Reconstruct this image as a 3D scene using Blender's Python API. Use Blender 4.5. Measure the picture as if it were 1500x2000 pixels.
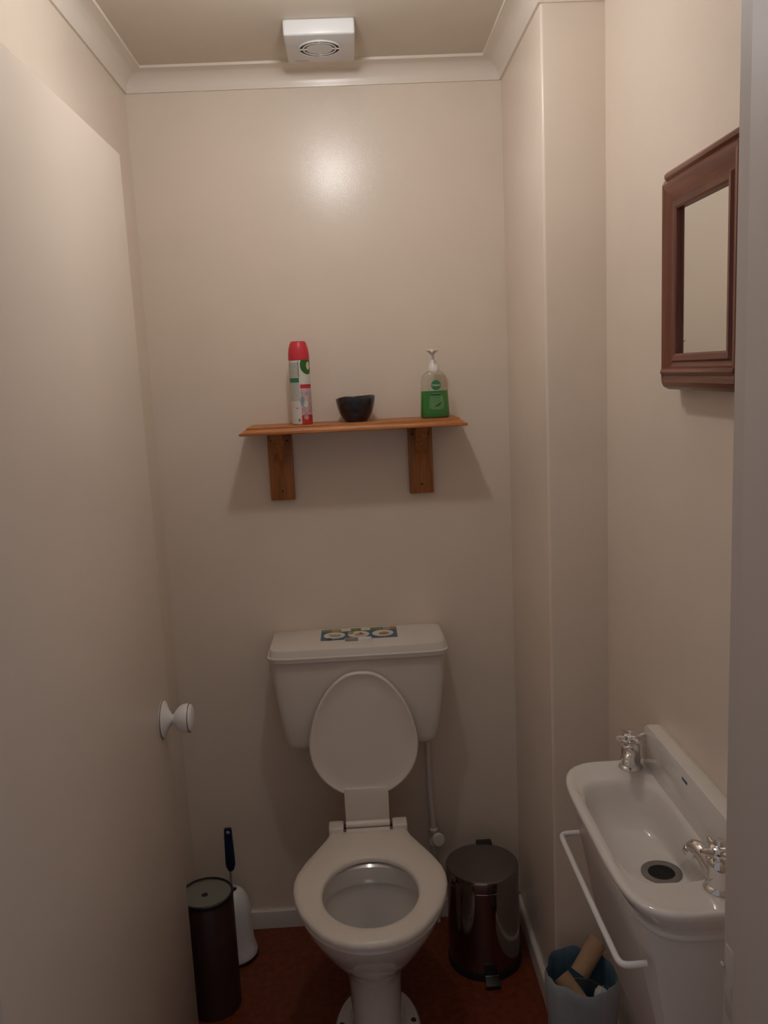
import bpy, bmesh, math, random
from mathutils import Vector, Matrix
random.seed(7)
PI = math.pi
for o in list(bpy.data.objects):
    bpy.data.objects.remove(o, do_unlink=True)
S = bpy.context.scene
COL = S.collection

# ------------------------------------------------------------------ camera
F_PX = 1679.86
YAW, PITCH, ROLL = 0.0298, 0.1610, -0.0474
CAM = Vector((0.5303, -2.3175, 1.5905))
fw = Vector((math.sin(YAW)*math.cos(PITCH), math.cos(YAW)*math.cos(PITCH), -math.sin(PITCH)))
rt0 = Vector((math.cos(YAW), -math.sin(YAW), 0))
up0 = rt0.cross(fw)
rt = math.cos(ROLL)*rt0 + math.sin(ROLL)*up0
up = -math.sin(ROLL)*rt0 + math.cos(ROLL)*up0
cd = bpy.data.cameras.new('camera')
cam = bpy.data.objects.new('camera', cd)
COL.objects.link(cam)
M3 = Matrix((rt, up, -fw)).transposed()
cam.matrix_world = Matrix.Translation(CAM) @ M3.to_4x4()
cd.sensor_fit = 'VERTICAL'
cd.sensor_height = 36.0
cd.lens = F_PX*36.0/2000.0
cd.clip_start = 0.02
S.camera = cam

# ------------------------------------------------------------------ world, exposure
w = bpy.data.worlds.new('world')
S.world = w
w.use_nodes = True
bg = w.node_tree.nodes['Background']
bg.inputs[0].default_value = (0.72, 0.67, 0.69, 1)     # dim daylight of the hall outside the open door
bg.inputs[1].default_value = 0.28
S.view_settings.view_transform = 'Standard'
S.view_settings.look = 'None'
S.view_settings.exposure = 0.0
S.view_settings.gamma = 1.0
S.view_settings.use_curve_mapping = False
BULB = Vector((0.502, -0.752, 2.256))
BULB_STRENGTH = 142.0


# ------------------------------------------------------------------ materials
def mat(name, col, rough=0.5, metal=0.0, noise=0.0, nscale=30.0, bump=0.0, bscale=200.0,
        spec=0.5, trans=0.0, ior=1.45, coat=0.0, emit=None, estr=0.0, col2=None, stretch=None, alpha=1.0, bdist=0.002):
    m = bpy.data.materials.new(name)
    m.use_nodes = True
    nt = m.node_tree
    b = nt.nodes['Principled BSDF']
    b.inputs['Base Color'].default_value = (*col, 1)
    b.inputs['Roughness'].default_value = rough
    b.inputs['Metallic'].default_value = metal
    b.inputs['Specular IOR Level'].default_value = spec
    b.inputs['Transmission Weight'].default_value = trans
    b.inputs['IOR'].default_value = ior
    b.inputs['Coat Weight'].default_value = coat
    b.inputs['Coat Roughness'].default_value = 0.05
    b.inputs['Alpha'].default_value = alpha
    if emit:
        b.inputs['Emission Color'].default_value = (*emit, 1)
        b.inputs['Emission Strength'].default_value = estr
    tc = nt.nodes.new('ShaderNodeTexCoord')
    src = tc.outputs['Object']
    if stretch:
        mp = nt.nodes.new('ShaderNodeMapping')
        mp.inputs['Scale'].default_value = stretch
        nt.links.new(src, mp.inputs['Vector'])
        src = mp.outputs['Vector']
    if noise > 0 or col2:
        n = nt.nodes.new('ShaderNodeTexNoise')
        n.inputs['Scale'].default_value = nscale
        n.inputs['Detail'].default_value = 5
        nt.links.new(src, n.inputs['Vector'])
        cr = nt.nodes.new('ShaderNodeValToRGB')
        a = col2 if col2 else tuple(c*(1-noise) for c in col)
        cr.color_ramp.elements[0].color = (*a, 1)
        cr.color_ramp.elements[1].color = (*(col if col2 else tuple(min(1, c*(1+noise)) for c in col)), 1)
        cr.color_ramp.elements[0].position = 0.35
        cr.color_ramp.elements[1].position = 0.65
        nt.links.new(n.outputs['Fac'], cr.inputs['Fac'])
        nt.links.new(cr.outputs['Color'], b.inputs['Base Color'])
    if bump > 0:
        n2 = nt.nodes.new('ShaderNodeTexNoise')
        n2.inputs['Scale'].default_value = bscale
        n2.inputs['Detail'].default_value = 3
        nt.links.new(src, n2.inputs['Vector'])
        bp = nt.nodes.new('ShaderNodeBump')
        bp.inputs['Strength'].default_value = bump
        bp.inputs['Distance'].default_value = bdist
        nt.links.new(n2.outputs['Fac'], bp.inputs['Height'])
        nt.links.new(bp.outputs['Normal'], b.inputs['Normal'])
    return m


def wood(name, c1, c2, axis='x', rough=0.4, scale=1.0):
    m = bpy.data.materials.new(name)
    m.use_nodes = True
    nt = m.node_tree
    b = nt.nodes['Principled BSDF']
    b.inputs['Roughness'].default_value = rough
    tc = nt.nodes.new('ShaderNodeTexCoord')
    mp = nt.nodes.new('ShaderNodeMapping')
    sc = {'x': (3, 60, 60), 'y': (60, 3, 60), 'z': (60, 60, 3)}[axis]
    mp.inputs['Scale'].default_value = tuple(s*scale for s in sc)
    n = nt.nodes.new('ShaderNodeTexNoise')
    n.inputs['Scale'].default_value = 1.6
    n.inputs['Detail'].default_value = 6
    n.inputs['Distortion'].default_value = 0.8
    cr = nt.nodes.new('ShaderNodeValToRGB')
    cr.color_ramp.elements[0].color = (*c2, 1)
    cr.color_ramp.elements[1].color = (*c1, 1)
    cr.color_ramp.elements[0].position = 0.32
    cr.color_ramp.elements[1].position = 0.62
    nt.links.new(tc.outputs['Object'], mp.inputs['Vector'])
    nt.links.new(mp.outputs['Vector'], n.inputs['Vector'])
    nt.links.new(n.outputs['Fac'], cr.inputs['Fac'])
    nt.links.new(cr.outputs['Color'], b.inputs['Base Color'])
    return m


WALLC = (0.79, 0.685, 0.580)
MT = dict(
    wall=mat('cream_wall_paint', WALLC, 0.26, noise=0.015, nscale=6, bump=0.30, bscale=260, bdist=0.0006),
    ceil=mat('ceiling_paint', (0.68, 0.60, 0.50), 0.6, noise=0.02, nscale=5, bump=0.1, bscale=200, bdist=0.0005),
    trim=mat('cream_gloss_trim', (0.80, 0.71, 0.62), 0.28, noise=0.01, nscale=9, bump=0.06, bscale=120, bdist=0.0005),
    skirt=mat('skirting_paint', (0.70, 0.64, 0.57), 0.35, noise=0.03, nscale=20, bump=0.1, bscale=150, bdist=0.0005),
    door=mat('door_paint', (0.75, 0.655, 0.57), 0.36, noise=0.012, nscale=4, bump=0.1, bscale=180, bdist=0.0004),
    jamb=mat('jamb_paint', (0.56, 0.50, 0.46), 0.5, noise=0.015, nscale=7, bump=0.08, bscale=160, bdist=0.0004),
    floor=mat('rust_vinyl_floor', (0.20, 0.042, 0.012), 0.45, col2=(0.13, 0.026, 0.008), nscale=55, bump=0.15, bscale=130, bdist=0.0006),
    porc=mat('white_porcelain', (0.78, 0.74, 0.70), 0.10, noise=0.008, nscale=4, coat=0.4),
    shroud=mat('white_moulded_shroud', (0.76, 0.71, 0.67), 0.36, noise=0.008, nscale=4),
    plast=mat('white_plastic', (0.74, 0.68, 0.62), 0.30, noise=0.01, nscale=6),
    seat=mat('white_seat_plastic', (0.78, 0.71, 0.63), 0.28, noise=0.01, nscale=8),
    fanwhite=mat('fan_white_plastic', (0.66, 0.65, 0.64), 0.30, noise=0.008, nscale=8),
    white=mat('bright_white_plastic', (0.82, 0.81, 0.80), 0.28, noise=0.008, nscale=8),
    chrome=mat('chrome', (0.78, 0.77, 0.76), 0.08, metal=1.0, noise=0.02, nscale=20),
    steel=mat('polished_dark_steel', (0.30, 0.265, 0.255), 0.09, metal=1.0, noise=0.03, nscale=15),
    brush=mat('brushed_steel_lid', (0.20, 0.17, 0.165), 0.38, metal=0.8, noise=0.05, nscale=12),
    wastering=mat('worn_grey_steel', (0.26, 0.24, 0.225), 0.42, metal=0.5, noise=0.08, nscale=60),
    black=mat('black_plastic', (0.012, 0.011, 0.011), 0.42, noise=0.1, nscale=30),
    darkgap=mat('dark_recess', (0.01, 0.01, 0.01), 0.8, noise=0.1, nscale=30),
    pine=wood('orange_pine', (0.50, 0.185, 0.045), (0.29, 0.085, 0.018), 'x', 0.38),
    pinez=wood('orange_pine_upright', (0.42, 0.165, 0.045), (0.26, 0.085, 0.02), 'z', 0.42),
    mahz=wood('mahogany_upright', (0.20, 0.062, 0.034), (0.11, 0.03, 0.017), 'z', 0.32),
    mahy=wood('mahogany_rail', (0.21, 0.066, 0.036), (0.115, 0.032, 0.018), 'y', 0.32),
    mirror=mat('mirror_silver', (0.86, 0.87, 0.84), 0.0, metal=1.0),
    brown=mat('dark_brown_metal', (0.045, 0.022, 0.018), 0.35, noise=0.15, nscale=10),
    lidgreen=mat('grey_green_steel', (0.30, 0.32, 0.28), 0.30, metal=0.6, noise=0.04, nscale=20),
    navy=mat('navy_plastic', (0.012, 0.020, 0.055), 0.35, noise=0.08, nscale=30),
    red=mat('red_plastic_cap', (0.62, 0.035, 0.055), 0.38, noise=0.03, nscale=30),
    canwhite=mat('printed_can_white', (0.66, 0.64, 0.58), 0.35, noise=0.02, nscale=30),
    cantext=mat('printed_can_smallprint', (0.55, 0.55, 0.48), 0.4, col2=(0.38, 0.40, 0.36), nscale=420, stretch=(1, 1, 2.2)),
    cangreen=mat('printed_can_green', (0.03, 0.19, 0.10), 0.4, noise=0.05, nscale=80),
    candark=mat('printed_can_dark_green', (0.035, 0.13, 0.025), 0.4, noise=0.05, nscale=60),
    canred=mat('printed_can_red', (0.50, 0.03, 0.04), 0.4, noise=0.15, nscale=70),
    canpink=mat('printed_can_blossom', (0.62, 0.50, 0.52), 0.4, col2=(0.46, 0.26, 0.30), nscale=75),
    canblue=mat('printed_can_blue', (0.25, 0.33, 0.42), 0.4, noise=0.1, nscale=80),
    cream=mat('printed_cream', (0.70, 0.66, 0.45), 0.4, noise=0.05, nscale=60),
    bowl=mat('black_glaze', (0.012, 0.011, 0.013), 0.22, col2=(0.022, 0.022, 0.03), nscale=18, bump=0.25, bscale=35, stretch=(1, 1, 4), coat=0.3),
    soapliq=mat('green_soap', (0.045, 0.30, 0.042), 0.15, trans=0.12, ior=1.36, noise=0.08, nscale=12),
    soaplab=mat('soap_label_film', (0.12, 0.29, 0.10), 0.4, noise=0.06, nscale=60),
    soaptop=mat('soap_label_clear_film', (0.48, 0.50, 0.40), 0.35, noise=0.03, nscale=60),
    soapdisc=mat('soap_emblem_green', (0.03, 0.19, 0.08), 0.4, noise=0.04, nscale=60),
    ink=mat('dark_ink', (0.015, 0.03, 0.03), 0.5, noise=0.05, nscale=60),
    leafink=mat('leaf_ink', (0.02, 0.05, 0.01), 0.5, noise=0.1, nscale=90),
    pump=mat('pump_white', (0.80, 0.76, 0.72), 0.3, noise=0.01, nscale=30),
    stblue=mat('sticker_blue', (0.05, 0.12, 0.22), 0.35, noise=0.06, nscale=60),
    stgreen=mat('sticker_green', (0.16, 0.24, 0.06), 0.35, noise=0.2, nscale=90),
    styel=mat('sticker_yellow', (0.48, 0.34, 0.08), 0.35, noise=0.1, nscale=90),
    storange=mat('sticker_orange', (0.52, 0.20, 0.05), 0.35, noise=0.15, nscale=90),
    stwhite=mat('sticker_white', (0.76, 0.72, 0.62), 0.35, noise=0.04, nscale=90),
    stpink=mat('sticker_pink', (0.60, 0.32, 0.25), 0.35, noise=0.12, nscale=120),
    stgrey=mat('sticker_grey', (0.42, 0.40, 0.36), 0.35, noise=0.25, nscale=160),
    stbrown=mat('sticker_brown', (0.06, 0.025, 0.015), 0.4, noise=0.1, nscale=90),
    bag=mat('blue_white_bin_liner', (0.36, 0.40, 0.44), 0.35, noise=0.06, nscale=14, bump=0.5, bscale=38, bdist=0.004),
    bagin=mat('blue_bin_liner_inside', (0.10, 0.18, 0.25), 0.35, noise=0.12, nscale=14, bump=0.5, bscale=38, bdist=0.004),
    card=mat('brown_cardboard', (0.42, 0.27, 0.16), 0.85, noise=0.06, nscale=40),
    tissue=mat('white_tissue', (0.70, 0.68, 0.66), 0.9, noise=0.04, nscale=30, bump=0.5, bscale=60, bdist=0.003),
    binplast=mat('grey_bin_plastic', (0.25, 0.25, 0.26), 0.5, noise=0.05, nscale=30),
    goldline=mat('dark_gilt_line', (0.10, 0.07, 0.05), 0.35, noise=0.1, nscale=60),
    grey=mat('grey_button_plastic', (0.28, 0.27, 0.25), 0.3, noise=0.03, nscale=60),
    bluemark=mat('blue_maker_mark', (0.04, 0.06, 0.16), 0.3, noise=0.05, nscale=90),
    bulbglass=mat('lit_bulb', (1, 1, 1), 0.4, emit=(1.0, 0.995, 1.0), estr=BULB_STRENGTH),
    water=mat('water', (0.85, 0.9, 0.9), 0.02, trans=1.0, ior=1.33),
)
# thin clear plastic of the soap bottle: mostly see-through with a fresnel sheen
mc = bpy.data.materials.new('clear_bottle_plastic')
mc.use_nodes = True
nt = mc.node_tree
for n in list(nt.nodes):
    if n.type != 'OUTPUT_MATERIAL':
        nt.nodes.remove(n)
outn = [n for n in nt.nodes if n.type == 'OUTPUT_MATERIAL'][0]
tr = nt.nodes.new('ShaderNodeBsdfTransparent')
tr.inputs[0].default_value = (0.93, 0.94, 0.91, 1)
gl = nt.nodes.new('ShaderNodeBsdfGlossy')
gl.inputs['Roughness'].default_value = 0.08
lw = nt.nodes.new('ShaderNodeLayerWeight')
lw.inputs['Blend'].default_value = 0.25
fr = nt.nodes.new('ShaderNodeMath')
fr.operation = 'MULTIPLY_ADD'
fr.inputs[1].default_value = 0.45
fr.inputs[2].default_value = 0.05
nt.links.new(lw.outputs['Facing'], fr.inputs[0])
mx = nt.nodes.new('ShaderNodeMixShader')
nt.links.new(fr.outputs[0], mx.inputs[0])
nt.links.new(tr.outputs[0], mx.inputs[1])
nt.links.new(gl.outputs[0], mx.inputs[2])
nt.links.new(mx.outputs[0], outn.inputs[0])
MT['clear'] = mc


# ------------------------------------------------------------------ geometry helpers (all in world metres)
class G:
    """verts + faces collector in world coordinates"""
    def __init__(s):
        s.v = []
        s.f = []

    def add(s, v, f):
        k = len(s.v)
        s.v += [Vector(p) for p in v]
        s.f += [tuple(i+k for i in q) for q in f]
        return s

    def box(s, x0, x1, y0, y1, z0, z1, bev=0.0, seg=2):
        bm = bmesh.new()
        vs = [bm.verts.new(p) for p in ((x0, y0, z0), (x1, y0, z0), (x1, y1, z0), (x0, y1, z0),
                                        (x0, y0, z1), (x1, y0, z1), (x1, y1, z1), (x0, y1, z1))]
        for q in ((3, 2, 1, 0), (4, 5, 6, 7), (0, 1, 5, 4), (1, 2, 6, 5), (2, 3, 7, 6), (3, 0, 4, 7)):
            bm.faces.new([vs[i] for i in q])
        return s.frombm(bm, bev, seg)

    def hexa(s, pts, bev=0.0, seg=2):
        bm = bmesh.new()
        vs = [bm.verts.new(p) for p in pts]
        for q in ((3, 2, 1, 0), (4, 5, 6, 7), (0, 1, 5, 4), (1, 2, 6, 5), (2, 3, 7, 6), (3, 0, 4, 7)):
            bm.faces.new([vs[i] for i in q])
        return s.frombm(bm, bev, seg)

    def frombm(s, bm, bev=0.0, seg=2):
        if bev > 0:
            bmesh.ops.bevel(bm, geom=list(bm.edges), offset=bev, segments=seg, affect='EDGES', profile=0.5)
        bm.verts.index_update()
        s.add([v.co.copy() for v in bm.verts], [[v.index for v in f.verts] for f in bm.faces])
        bm.free()
        return s

    def loft(s, rings, cap0=True, cap1=True):
        n = len(rings[0])
        k = len(s.v)
        for r in rings:
            s.v += [Vector(p) for p in r]
        for i in range(len(rings)-1):
            for j in range(n):
                a = k+i*n+j
                b = k+i*n+(j+1) % n
                s.f.append((a, b, b+n, a+n))
        if cap0:
            s.f.append(tuple(k+j for j in reversed(range(n))))
        if cap1:
            q = k+(len(rings)-1)*n
            s.f.append(tuple(q+j for j in range(n)))
        return s

    def lathe(s, prof, o=(0, 0, 0), axis=(0, 0, 1), n=40, cap0=True, cap1=True):
        """prof: list of (radius, height along axis)"""
        ax = Vector(axis).normalized()
        t = Vector((1, 0, 0)) if abs(ax.x) < 0.9 else Vector((0, 1, 0))
        e1 = (t-ax*t.dot(ax)).normalized()
        e2 = ax.cross(e1)
        o = Vector(o)
        rings = [[o+ax*h+(e1*math.cos(2*PI*j/n)+e2*math.sin(2*PI*j/n))*max(r, 1e-5) for j in range(n)] for r, h in prof]
        return s.loft(rings, cap0, cap1)

    def tube(s, path, r, n=12, cap=True):
        path = [Vector(p) for p in path]
        rs = r if isinstance(r, (list, tuple)) else [r]*len(path)
        rings = []
        prev = None
        for i, p in enumerate(path):
            if i == 0:
                d = path[1]-p
            elif i == len(path)-1:
                d = p-path[i-1]
            else:
                d = (path[i+1]-p).normalized()+(p-path[i-1]).normalized()
            d.normalize()
            if prev is None:
                t = Vector((0, 0, 1)) if abs(d.z) < 0.9 else Vector((1, 0, 0))
                e1 = (t-d*t.dot(d)).normalized()
            else:
                e1 = (prev-d*prev.dot(d)).normalized()
            prev = e1
            e2 = d.cross(e1)
            rings.append([p+(e1*math.cos(2*PI*j/n)+e2*math.sin(2*PI*j/n))*rs[i] for j in range(n)])
        return s.loft(rings, cap, cap)

    def prism(s, poly, o, u, v, d, bev=0.0, seg=2):
        """polygon (list of 2d) in plane o + a*u + b*v, extruded by vector d"""
        o, u, v, d = Vector(o), Vector(u), Vector(v), Vector(d)
        bm = bmesh.new()
        a = [bm.verts.new(o+u*p[0]+v*p[1]) for p in poly]
        b = [bm.verts.new(o+u*p[0]+v*p[1]+d) for p in poly]
        n = len(poly)
        fa = bm.faces.new(a[::-1])
        fb = bm.faces.new(b)
        for i in range(n):
            bm.faces.new((a[i], a[(i+1) % n], b[(i+1) % n], b[i]))
        if bev > 0:
            ed = list({e for f in (fa, fb) for e in f.edges})
            bmesh.ops.bevel(bm, geom=ed, offset=bev, segments=seg, affect='EDGES', profile=0.5)
        return s.frombm(bm)

    def sweep(s, prof, path, closed=False):
        """prof: list (out, z); path: 2d polyline, 'out' points to the left of travel direction, mitred"""
        n = len(path)
        rings = []
        for i in range(n):
            p = Vector(path[i])
            if closed or 0 < i < n-1:
                d0 = (p-Vector(path[i-1])).normalized()
                d1 = (Vector(path[(i+1) % n])-p).normalized()
            elif i == 0:
                d0 = d1 = (Vector(path[1])-p).normalized()
            else:
                d0 = d1 = (p-Vector(path[i-1])).normalized()
            n0 = Vector((-d0.y, d0.x))
            n1 = Vector((-d1.y, d1.x))
            m = n0+n1
            m = m/m.dot(n0) if m.length > 1e-6 else n0
            rings.append([(p.x+m.x*a, p.y+m.y*a, z) for a, z in prof])
        if closed:
            rings.append(rings[0])
        return s.loft(rings, not closed, not closed)


def origin_of(o):
    while o.parent:
        o = o.parent
    return Vector(o.location)


def obj(name, g, m, parent=None, origin=None, smooth=True, ang=38, label=None):
    me = bpy.data.meshes.new(name)
    off = origin_of(parent) if parent else (Vector(origin) if origin is not None else Vector((0, 0, 0)))
    me.from_pydata([tuple(v-off) for v in g.v], [], g.f)
    bm = bmesh.new()
    bm.from_mesh(me)
    bmesh.ops.remove_doubles(bm, verts=bm.verts, dist=2e-6)
    bmesh.ops.recalc_face_normals(bm, faces=bm.faces)
    bm.to_mesh(me)
    bm.free()
    if smooth:
        for p in me.polygons:
            p.use_smooth = True
        me.set_sharp_from_angle(angle=math.radians(ang))
    me.materials.append(MT[m] if isinstance(m, str) else m)
    o = bpy.data.objects.new(name, me)
    COL.objects.link(o)
    if parent:
        o.parent = parent
    else:
        o.location = off
    if label:
        o['label'] = label
    return o


def tag(o, label, cat, kind=None, group=None):
    o['label'] = label
    o['category'] = cat
    if kind:
        o['kind'] = kind
    if group:
        o['group'] = group
    return o


def thing(name, loc, label, cat, kind=None, group=None):
    o = bpy.data.objects.new(name, None)
    o.empty_display_size = 0.05
    COL.objects.link(o)
    o.location = loc
    return tag(o, label, cat, kind, group)


def sup(cx, cy, z, hx, hyf, hyb, nf=2.0, nb=None, n=48):
    """superellipse ring; hyf = half-length to -y (front), hyb to +y (back)"""
    nb = nb or nf
    r = []
    for j in range(n):
        t = 2*PI*j/n
        c, s_ = math.cos(t), math.sin(t)
        e = nb if s_ > 0 else nf
        x = hx*math.copysign(abs(c)**(2/e), c)
        y = (hyb if s_ > 0 else hyf)*math.copysign(abs(s_)**(2/e), s_)
        r.append((cx+x, cy+y, z))
    return r


def smooth_closed(pts, it=2):
    for _ in range(it):
        q = []
        n = len(pts)
        for i in range(n):
            a, b = pts[i], pts[(i+1) % n]
            q.append((a[0]*.75+b[0]*.25, a[1]*.75+b[1]*.25))
            q.append((a[0]*.25+b[0]*.75, a[1]*.25+b[1]*.75))
        pts = q
    return pts


def smooth_open(pts, it=2):
    for _ in range(it):
        q = [pts[0]]
        for i in range(len(pts)-1):
            a, b = Vector(pts[i]), Vector(pts[i+1])
            q += [a*.75+b*.25, a*.25+b*.75]
        q.append(pts[-1])
        pts = q
    return [Vector(p) for p in pts]


def cyl_patch(cx, cy, r, a0, a1, z0, z1, n=8, m=1):
    """thin curved patch on a vertical cylinder; angles in degrees, -90 faces the camera"""
    g = G()
    v = []
    for i in range(m+1):
        for j in range(n+1):
            a = math.radians(a0+(a1-a0)*j/n)
            v.append((cx+r*math.cos(a), cy+r*math.sin(a), z0+(z1-z0)*i/m))
    f = [(i*(n+1)+j, i*(n+1)+j+1, (i+1)*(n+1)+j+1, (i+1)*(n+1)+j) for i in range(m) for j in range(n)]
    return g.add(v, f)


def cyl_disc(cx, cy, r, a, z, ra, rz, n=24):
    """round print wrapped on a cylinder: centre angle a (deg), height z, radii in metres"""
    g = G()
    v = []
    for k in range(5):
        q = k/4
        for j in range(n):
            t = 2*PI*j/n
            aa = math.radians(a)+ra*q*math.cos(t)/r
            v.append((cx+r*math.cos(aa), cy+r*math.sin(aa), z+rz*q*math.sin(t)))
    f = [(k*n+j, k*n+(j+1) % n, (k+1)*n+(j+1) % n, (k+1)*n+j) for k in range(4) for j in range(n)]
    return g.add(v, f)


# ------------------------------------------------------------------ room shell
W, W2, Y1 = 0.948, 1.080, -0.459          # back width, width at the basin, step of the right wall
YF, CEIL = -1.385, 2.356                  # room face of the door wall, ceiling
JX0, JX1, DH = 0.036, 0.9465, 2.072        # door opening

tag(obj('floor', G().box(-0.25, 1.35, -2.75, 0.1, -0.05, 0.0), 'floor', smooth=False),
    'dark rust brown vinyl floor under the toilet', 'floor', 'structure')
tag(obj('wall_back', G().box(-0.1, 1.18, 0.0, 0.1, 0.0, CEIL+0.05), 'wall', smooth=False),
    'cream satin back wall behind the shelf and cistern', 'wall', 'structure')
tag(obj('wall_left', G().box(-0.1, 0.0, YF, 0.0, 0.0, CEIL+0.05), 'wall', smooth=False),
    'cream side wall behind the open door', 'wall', 'structure')
# right wall with boxed-out corner, rounded arris
g = G()
c = 0.006
arc = [(W+c-c*math.cos(t), Y1+c-c*math.sin(t)) for t in [PI/2*i/6 for i in range(7)]]
poly = [(W, 0.0)] + arc + [(W2, Y1), (W2, YF), (1.18, YF), (1.18, 0.0)]
g.prism(poly, (0, 0, 0), (1, 0, 0), (0, 1, 0), (0, 0, CEIL+0.05))
tag(obj('wall_right', g, 'wall', ang=20), 'cream wall with boxed corner behind the mirror and basin', 'wall', 'structure')
tag(obj('ceiling', G().box(-0.1, 1.18, YF, 0.1, CEIL, CEIL+0.05), 'ceil', smooth=False),
    'cream ceiling around the extractor fan', 'ceiling', 'structure')
g = G().box(-0.25, JX0-0.02, YF-0.14, YF, 0, CEIL+0.05).box(JX1+0.02, 1.35, YF-0.14, YF, 0, CEIL+0.05)
g.box(JX0-0.02, JX1+0.02, YF-0.14, YF, DH+0.02, CEIL+0.05)
tag(obj('wall_front', g, 'wall', smooth=False), 'cream wall around the doorway nearest the viewer', 'wall', 'structure')

# coved cornice
prof = [(0.0, 2.3075), (0.0055, 2.3075), (0.0065, 2.3135)]
for i in range(1, 9):
    t = PI/2*i/9
    prof.append((0.0065+0.040*(1-math.cos(t)), 2.3135+0.036*math.sin(t)))
prof += [(0.0475, 2.3500), (0.0530, 2.3500), (0.0540, 2.3562), (0.0, 2.3562)]
path = [(0, YF), (0, 0), (W, 0), (W, Y1), (W2, Y1), (W2, YF)]
path = [Vector(p) for p in path]
# travel left->back->right keeps the room on the right-hand side, so reverse the path
g = G().sweep(prof, [tuple(p) for p in reversed(path)])
tag(obj('trim_1', g, 'trim', ang=25), 'coved cream cornice where walls meet the ceiling', 'cornice', 'structure')

# skirting
sk = [(0, 0), (0.013, 0), (0.013, 0.046), (0.0115, 0.052), (0.008, 0.055), (0, 0.055)]
tag(obj('baseboard_back', G().sweep(sk, [(W, 0), (0, 0)]), 'skirt', ang=25), 'low cream skirting along the back wall', 'skirting', 'structure')
tag(obj('baseboard_left', G().sweep(sk, [(0, 0), (0, YF)]), 'skirt', ang=25), 'low cream skirting on the door side wall', 'skirting', 'structure')
tag(obj('baseboard_right', G().sweep(sk, [(W2, YF), (W2, Y1), (W, Y1), (W, 0)]), 'skirt', ang=25),
    'low cream skirting beside the pedal bin and liner bin', 'skirting', 'structure')

# door frame with rebate (right jamb fills the right edge of the picture)
fr_ = thing('trim_2', (JX1, YF, 0), 'grey cream door frame post with strike plate at the right edge', 'door frame', 'structure')
RB = 0.045
obj('jamb', G().prism([(JX1, YF), (JX1, YF-RB), (JX1-0.009, YF-RB), (JX1-0.009, YF-0.14), (JX1+0.02, YF-0.14), (JX1+0.02, YF)],
                      (0, 0, 0), (1, 0, 0), (0, 1, 0), (0, 0, DH), bev=0.0015), 'jamb', fr_, ang=25)
obj('jamb', G().prism([(JX0, YF), (JX0, YF-RB), (JX0+0.009, YF-RB), (JX0+0.009, YF-0.14), (JX0-0.02, YF-0.14), (JX0-0.02, YF)],
                      (0, 0, 0), (1, 0, 0), (0, 1, 0), (0, 0, DH), bev=0.0015), 'jamb', fr_, ang=25)
obj('head', G().box(JX0-0.02, JX1+0.02, YF-0.14, YF, DH, DH+0.02), 'jamb', fr_, smooth=False)
sp = obj('strike_plate', G().box(JX1-0.0012, JX1+0.001, YF-0.030, YF-0.006, 0.800, 0.892, 0.0008), 'jamb', fr_, label='painted over strike plate')
obj('latch_hole', G().box(JX1-0.0016, JX1+0.001, YF-0.024, YF-0.011, 0.824, 0.846), 'jamb', sp)
obj('strike_lip', G().hexa([(JX1-0.004, YF-0.006, 0.858), (JX1-0.001, YF-0.006, 0.858), (JX1-0.001, YF+0.004, 0.858), (JX1-0.004, YF+0.004, 0.858),
                            (JX1-0.004, YF-0.006, 0.862), (JX1-0.001, YF-0.006, 0.862), (JX1-0.001, YF+0.002, 0.862), (JX1-0.004, YF+0.002, 0.862)], 0.0008), 'jamb', sp)

# door leaf, open against the left wall
DX = 0.0755
dr = thing('door_1', (0.04, YF, 0), 'flat cream flush door standing open along the left side', 'door', 'structure')
obj('panel', G().box(0.0375, DX, YF+0.002, -0.4255, 0.008, 2.0605, 0.0015), 'door', dr)
ko = (DX, -0.500, 0.858)
kb = obj('knob', G().lathe([(r_*1.16, h_*0.88) for r_, h_ in ((0.010, 0.018), (0.0085, 0.024), (0.010, 0.029), (0.0165, 0.034), (0.0225, 0.041), (0.0262, 0.050),
                            (0.0275, 0.060), (0.0272, 0.066), (0.0250, 0.071), (0.019, 0.0742), (0.0, 0.0755))], ko, (1, 0, 0), 40), 'white', dr, label='white ceramic door knob')
obj('rose', G().lathe([(0.0412, 0.0), (0.0412, 0.003), (0.0395, 0.005), (0.031, 0.008), (0.0215, 0.0125), (0.0145, 0.0175), (0.0105, 0.020)], ko, (1, 0, 0), 40), 'white', dr)
obj('gilt_ring', G().lathe([(r_*1.16, h_*0.88) for r_, h_ in ((0.0270, 0.0655), (0.0278, 0.0660), (0.0276, 0.0672), (0.0268, 0.0676))], ko, (1, 0, 0), 40), 'goldline', kb)
obj('gilt_ring', G().lathe([(0.0414, 0.0012), (0.0418, 0.0016), (0.0418, 0.0027), (0.0413, 0.0031)], ko, (1, 0, 0), 40), 'goldline', kb)
for i in range(9):
    a = -PI/2+(i-4)*0.22
    obj('painted_dot', G().lathe([(0.0001, 0), (0.0009, 0.0002), (0.0007, 0.0006), (0.0001, 0.0008)],
                                 (ko[0]+0.0612, ko[1]+0.0302*math.cos(a), ko[2]+0.0302*math.sin(a)), (0.3, math.cos(a), math.sin(a)), 8), 'goldline', kb)

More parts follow.
